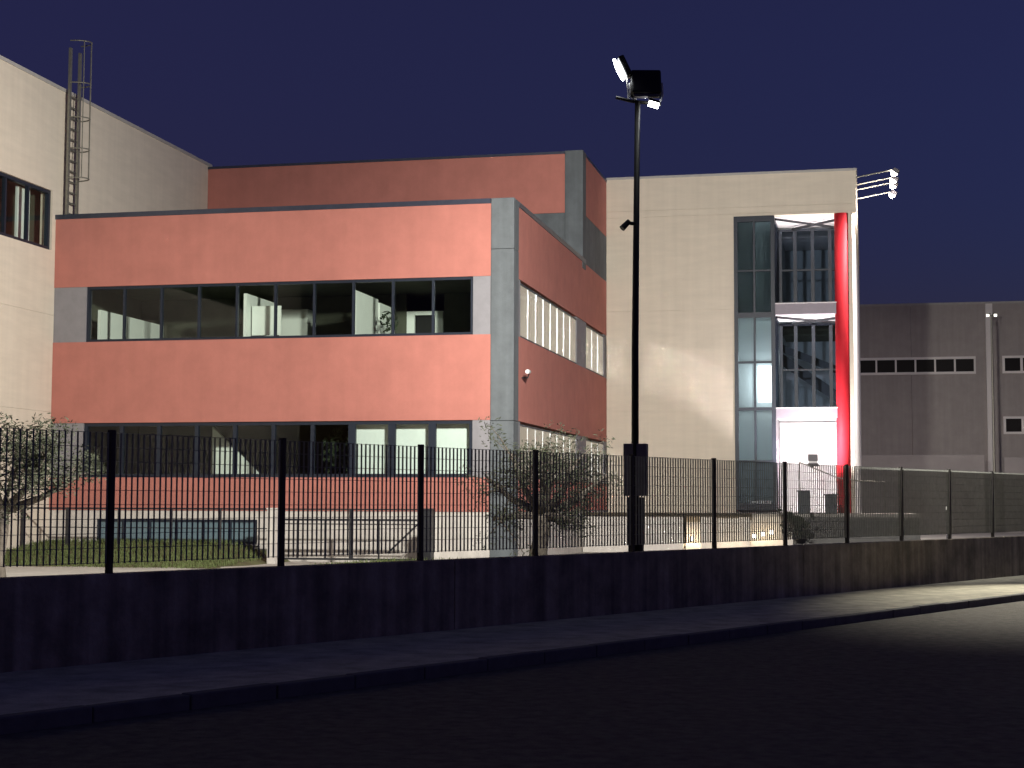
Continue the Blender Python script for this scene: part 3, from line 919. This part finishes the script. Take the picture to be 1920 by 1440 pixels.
GY = 37.5
rl = thing('yard_railing', 'thin dark yard railing in front of the salmon building, left of the sliding gate', 'railing', (-17.5, GY, GZ))
rr = MB()
rr.tube([(-21.0, GY, 1.43), (-14.25, GY, 1.43)], 0.022, 6)
rr.tube([(-21.0, GY, 0.95), (-14.25, GY, 0.95)], 0.012, 6)
rr.build('rail', M['steel'], rl)
for x in (-20.95, -19.72, -18.3, -16.9, -15.6, -14.3):
    MB().box(x - 0.03, x + 0.03, GY - 0.03, GY + 0.03, GZ, 1.45).build('post', M['steel'], rl)
gt = thing('sliding_gate', 'low sliding yard gate with dark top rail before the pale base wall', 'gate', (-12.3, GY, GZ))
gf = MB()
gf.box(-14.03, -10.55, GY - 0.025, GY + 0.025, 1.15, 1.20)
gf.box(-14.03, -10.55, GY - 0.02, GY + 0.02, 1.06, 1.085)
gf.box(-14.03, -10.55, GY - 0.025, GY + 0.025, 0.20, 0.25)
gf.tube([(-14.0, GY, 1.43), (-10.3, GY, 1.43)], 0.018, 6)
gf.build('frame', M['steel'], gt)
for x, h in ((-13.57, 0.022), (-12.86, 0.022), (-12.2, 0.05), (-11.5, 0.018)):
    MB().box(x - h, x + h, GY - 0.02, GY + 0.02, 0.25, 1.15 if h < 0.04 else 1.42).build('upright', M['steel'], gt)
MB().tube([(-11.25, GY - 0.1, 0.38), (-10.2, GY - 0.1, 1.36)], 0.022, 6).build('brace', M['steel'], gt)
for x, wd, m, lab in ((-14.19, 0.10, M['base'], 'pale square gate post at the left end of the sliding gate'), (-10.24, 0.10, M['steel'], 'dark gate post at the right end of the sliding gate')):
    t = MB().box(x - wd, x + wd, GY - 0.2, GY + 0.1, GZ - 0.05, 1.42).box(x - wd - 0.02, x + wd + 0.02, GY - 0.22, GY + 0.12, 1.42, 1.46).build('gate_post', m, bevel=0.008)
    tag(t, lab, 'gate post')

# ------------------------------------------------------------------ trees and shrubs
def leaf_cloud(b, c, rad, n, L0=0.05, W0=0.012):
    for _ in range(n):
        while True:
            q = Vector((random.uniform(-1, 1), random.uniform(-1, 1), random.uniform(-1, 1)))
            if q.length < 1:
                break
        p = Vector(c) + Vector((q.x * rad[0], q.y * rad[1], q.z * rad[2]))
        d = Vector((random.gauss(0, 1), random.gauss(0, 1), random.gauss(0, 0.7))).normalized()
        s = d.cross(Vector((random.gauss(0, 1), random.gauss(0, 1), random.gauss(0, 1)))).normalized()
        l, w = L0 * random.uniform(0.6, 1.3), W0 * random.uniform(0.7, 1.4)
        b.poly(p - d * l, p + s * w, p + d * l, p - s * w)
def olive(name, label, base, trunk_h, limbs, trunk_r, clumps):
    t = thing(name, label, 'tree', base)
    bx, by, bz = base
    tb = MB()
    fork = Vector((bx + 0.06, by, bz + trunk_h))
    tb.tube([(bx, by, bz - 0.1), (bx - 0.04, by, bz + trunk_h * 0.35), (bx + 0.05, by, bz + trunk_h * 0.7), fork], [trunk_r * 1.25, trunk_r, trunk_r * 0.85, trunk_r * 0.8], 10)
    tips = []
    for dx, dy, dz in limbs:
        e = fork + Vector((dx, dy, dz))
        mid = fork + Vector((dx * 0.55, dy * 0.5, dz * 0.38))
        tb.tube([fork - Vector((0, 0, 0.06)), mid, e], [trunk_r * 0.55, trunk_r * 0.36, trunk_r * 0.12], 7)
        tips.append((mid, e))
    tw_ = MB()
    lb = MB()
    for mid, e in tips:
        for _ in range(9):
            a = mid.lerp(e, random.uniform(0.15, 1.0))
            d = Vector((random.gauss(0, 0.38), random.gauss(0, 0.38), random.gauss(0.12, 0.30)))
            m2 = a + d * 0.5 + Vector((0, 0, 0.05))
            tb.tube([a, m2, a + d], [0.022, 0.014, 0.005], 5, cap=False)
            leaf_cloud(lb, a + d, (0.30, 0.30, 0.24), clumps)
            leaf_cloud(lb, m2, (0.26, 0.26, 0.20), clumps // 2)
    tb.build('trunk', M['bark'], t, smooth=True)
    lb.build('crown', M['leaf'], t)
    return t
olive('olive_tree', 'olive tree with pale trunk and loose grey-green crown, beside the salmon corner', (-6.62, 33.0, 0.15), 1.25,
      [(-1.25, 0.2, 0.75), (-0.6, -0.5, 1.25), (0.0, 0.2, 1.45), (0.3, -0.4, 1.3), (0.75, -0.3, 1.05), (1.3, 0.3, 0.8), (-0.1, -0.9, 1.0), (0.5, 0.8, 0.9), (-1.0, -0.3, -0.15), (0.75, -0.4, -0.2), (0.45, 0.3, -0.35)], 0.19, 46)
olive('olive_tree', 'leafy olive tree at the left edge, dark trunk before the cream hall', (-15.0, 26.0, 0.12), 1.35,
      [(-0.9, 0.1, 0.8), (0.2, 0.3, 1.5), (0.95, -0.2, 0.95), (1.25, 0.3, 0.55), (0.1, -0.7, 1.0), (0.6, 0.6, 1.0)], 0.16, 90)
def shrub(label, c, rad, n, m='leaf_dark', L0=0.07, W0=0.024):
    t = thing('shrub', label, 'shrub', (c[0], c[1], c[2] - rad[2]))
    sb = MB()
    for k in range(6):
        a = k * 1.05
        sb.tube([(c[0], c[1], c[2] - rad[2]), (c[0] + rad[0] * 0.5 * math.cos(a), c[1] + rad[1] * 0.5 * math.sin(a), c[2] + rad[2] * 0.3)], [0.015, 0.006], 5)
    sb.build('stem', M['bark'], t)
    lb = MB()
    for k in range(22):
        q = Vector((random.gauss(0, 0.42) * rad[0], random.gauss(0, 0.42) * rad[1], random.uniform(-0.75, 0.75) * rad[2]))
        f = random.uniform(0.18, 0.42)
        leaf_cloud(lb, Vector(c) + q, (rad[0] * f, rad[1] * f, rad[2] * f * 1.1), n // 26, L0, W0)
    for k in range(14):
        a = random.uniform(0, 6.28)
        tip = Vector(c) + Vector((rad[0] * 1.15 * math.cos(a), rad[1] * 1.15 * math.sin(a), random.uniform(-0.3, 1.2) * rad[2]))
        sb2 = MB().tube([Vector((c[0], c[1], c[2] - rad[2] * 0.4)), tip], [0.008, 0.003], 4)
        off = len(lb.v)
        lb.v += sb2.v
        lb.f += [tuple(off + i for i in q2) for q2 in sb2.f]
        leaf_cloud(lb, tip, (0.09, 0.09, 0.12), 14, L0, W0)
    lb.build('foliage', M[m], t)
shrub('green shrub on the podium beside the glass bay', (-2.0, 48.5, 0.95), (0.42, 0.3, 0.35), 800)
def pot_plant(label, x, y, z, h, r, n):
    t = thing('potted_plant', label, 'plant', (x, y, z))
    MB().tube([(x, y, z), (x, y, z + 0.3)], [0.12, 0.17], 12).build('pot', M['terracotta'], t)
    MB().tube([(x, y, z + 0.28), (x + 0.03, y, z + h * 0.8)], [0.02, 0.01], 6).build('stem', M['bark'], t)
    lb = MB()
    leaf_cloud(lb, (x, y, z + h), r, n, 0.09, 0.035)
    lb.build('foliage', M['leaf_dark'], t)
pot_plant('small dark potted plant behind the upper windows, before a white partition', -12.15, 40.4, 5.005, 1.3, (0.26, 0.2, 0.34), 70)
pot_plant('large leafy plant behind the lower windows, left of the pale blinds', -13.35, 40.2, 1.385, 1.5, (0.6, 0.4, 0.65), 420)

# ------------------------------------------------------------------ far right: warehouse, low wall, lamp
WY = 95.0
wh = thing('warehouse', 'dim brown concrete warehouse far right behind the fence, with white framed window strip', 'building', (6, WY, GZ))
ww = MB()
ww.box(-6, 2.68, WY, WY + 0.4, 0, 9.0)
ww.box(-6, 2.68, WY, WY + 0.4, 10.0, 13.0)
ww.box(2.70, 6.82, WY, WY + 0.4, 0, 9.0)
ww.box(2.70, 6.82, WY, WY + 0.4, 10.0, 13.0)
ww.box(6.26, 6.82, WY, WY + 0.4, 9.0, 10.0)
ww.box(7.22, 30, WY, WY + 0.4, 0, 13.0)
ww.box(-6, -5.6, WY + 0.4, WY + 30, 0, 13.0)
ww.build('wall', M['ware'], wh)
MB().box(-6, 30, WY - 0.03, WY + 0.5, 13.0, 13.12).build('coping', M['coping_pale'], wh)
MB().box(-6, 30, WY + 0.5, WY + 30, 12.6, 12.8).build('roof', M['coping'], wh)
MB().box(6.83, 7.21, WY - 0.12, WY + 0.3, 0, 13.0).build('pilaster', M['ware_frame'], wh)
def ware_window(x0, x1, z0, z1, n):
    b = MB()
    fr = 0.14
    b.box(x0, x1, WY - 0.05, WY + 0.2, z0, z0 + fr)
    b.box(x0, x1, WY - 0.05, WY + 0.2, z1 - fr, z1)
    for k in range(n + 1):
        x = x0 + (x1 - x0 - 0.10) * k / n
        b.box(x, x + 0.10, WY - 0.04, WY + 0.19, z0 + fr, z1 - fr)
    wo = b.build('window', M['ware_frame'], wh)
    MB().box(x0 + 0.1, x1 - 0.1, WY + 0.05, WY + 0.1, z0 + fr, z1 - fr).build('pane', M['dark_glass'], wo)
ware_window(-5.9, 6.25, 9.0, 10.0, 11)
for z0 in (9.0, 5.55):
    ware_window_z = (z0, z0 + 1.0)
    b = MB()
    b.box(7.70, 9.9, WY - 0.08, WY - 0.002, z0, z0 + 0.13)
    b.box(7.70, 9.9, WY - 0.08, WY - 0.002, z0 + 0.87, z0 + 1.0)
    for x in (7.70, 8.68, 9.75):
        b.box(x, x + 0.14, WY - 0.08, WY - 0.002, z0 + 0.13, z0 + 0.87)
    wo = b.build('window', M['ware_frame'], wh)
    MB().box(7.84, 9.75, WY - 0.04, WY - 0.004, z0 + 0.13, z0 + 0.87).build('pane', M['dark_glass'], wo)
lw = MB()
lw.box(-3, 6.3, 90.0, 90.3, 0, 4.25)
lw.box(7.3, 16, 90.0, 90.3, 0, 4.1)
lw = lw.build('yard_wall', M['yard_wall'], bevel=0.02)
tag(lw, 'pale long yard wall in front of the brown warehouse', 'wall')
dl = thing('far_street_lamp', 'thin far lamp post with two tiny lit heads before the warehouse', 'street lamp', (6.86, 91, GZ))
MB().tube([(6.86, 91, GZ), (6.86, 91, 11.9)], [0.09, 0.05], 8).build('pole', M['galv'], dl)
for s in (-1, 1):
    h = MB().box(6.86 + s * 0.16 - 0.1, 6.86 + s * 0.16 + 0.1, 90.9, 91.15, 11.85, 12.0).build('lamp_head', M['black'], dl)
    MB().box(6.86 + s * 0.2 - 0.08, 6.86 + s * 0.2 + 0.08, 90.88, 90.898, 11.80, 11.94).build('lamp_lens', M['lens_far'], h)
for x, y, z, lab in ((0.45, 62, 1.07, 'small bright marker light low behind the fence, nearer the tower'), (2.95, 62, 1.45, 'small bright marker light behind the fence, further right')):
    t = thing('marker_light', lab, 'light', (x, y, GZ), 'small marker lights in the yard')
    MB().tube([(x, y, GZ), (x, y, z - 0.06)], 0.03, 6).build('post', M['steel'], t)
    MB().tube([(x, y, z - 0.06), (x, y, z + 0.06)], 0.06, 8).build('lens', M['lens_far'], t)
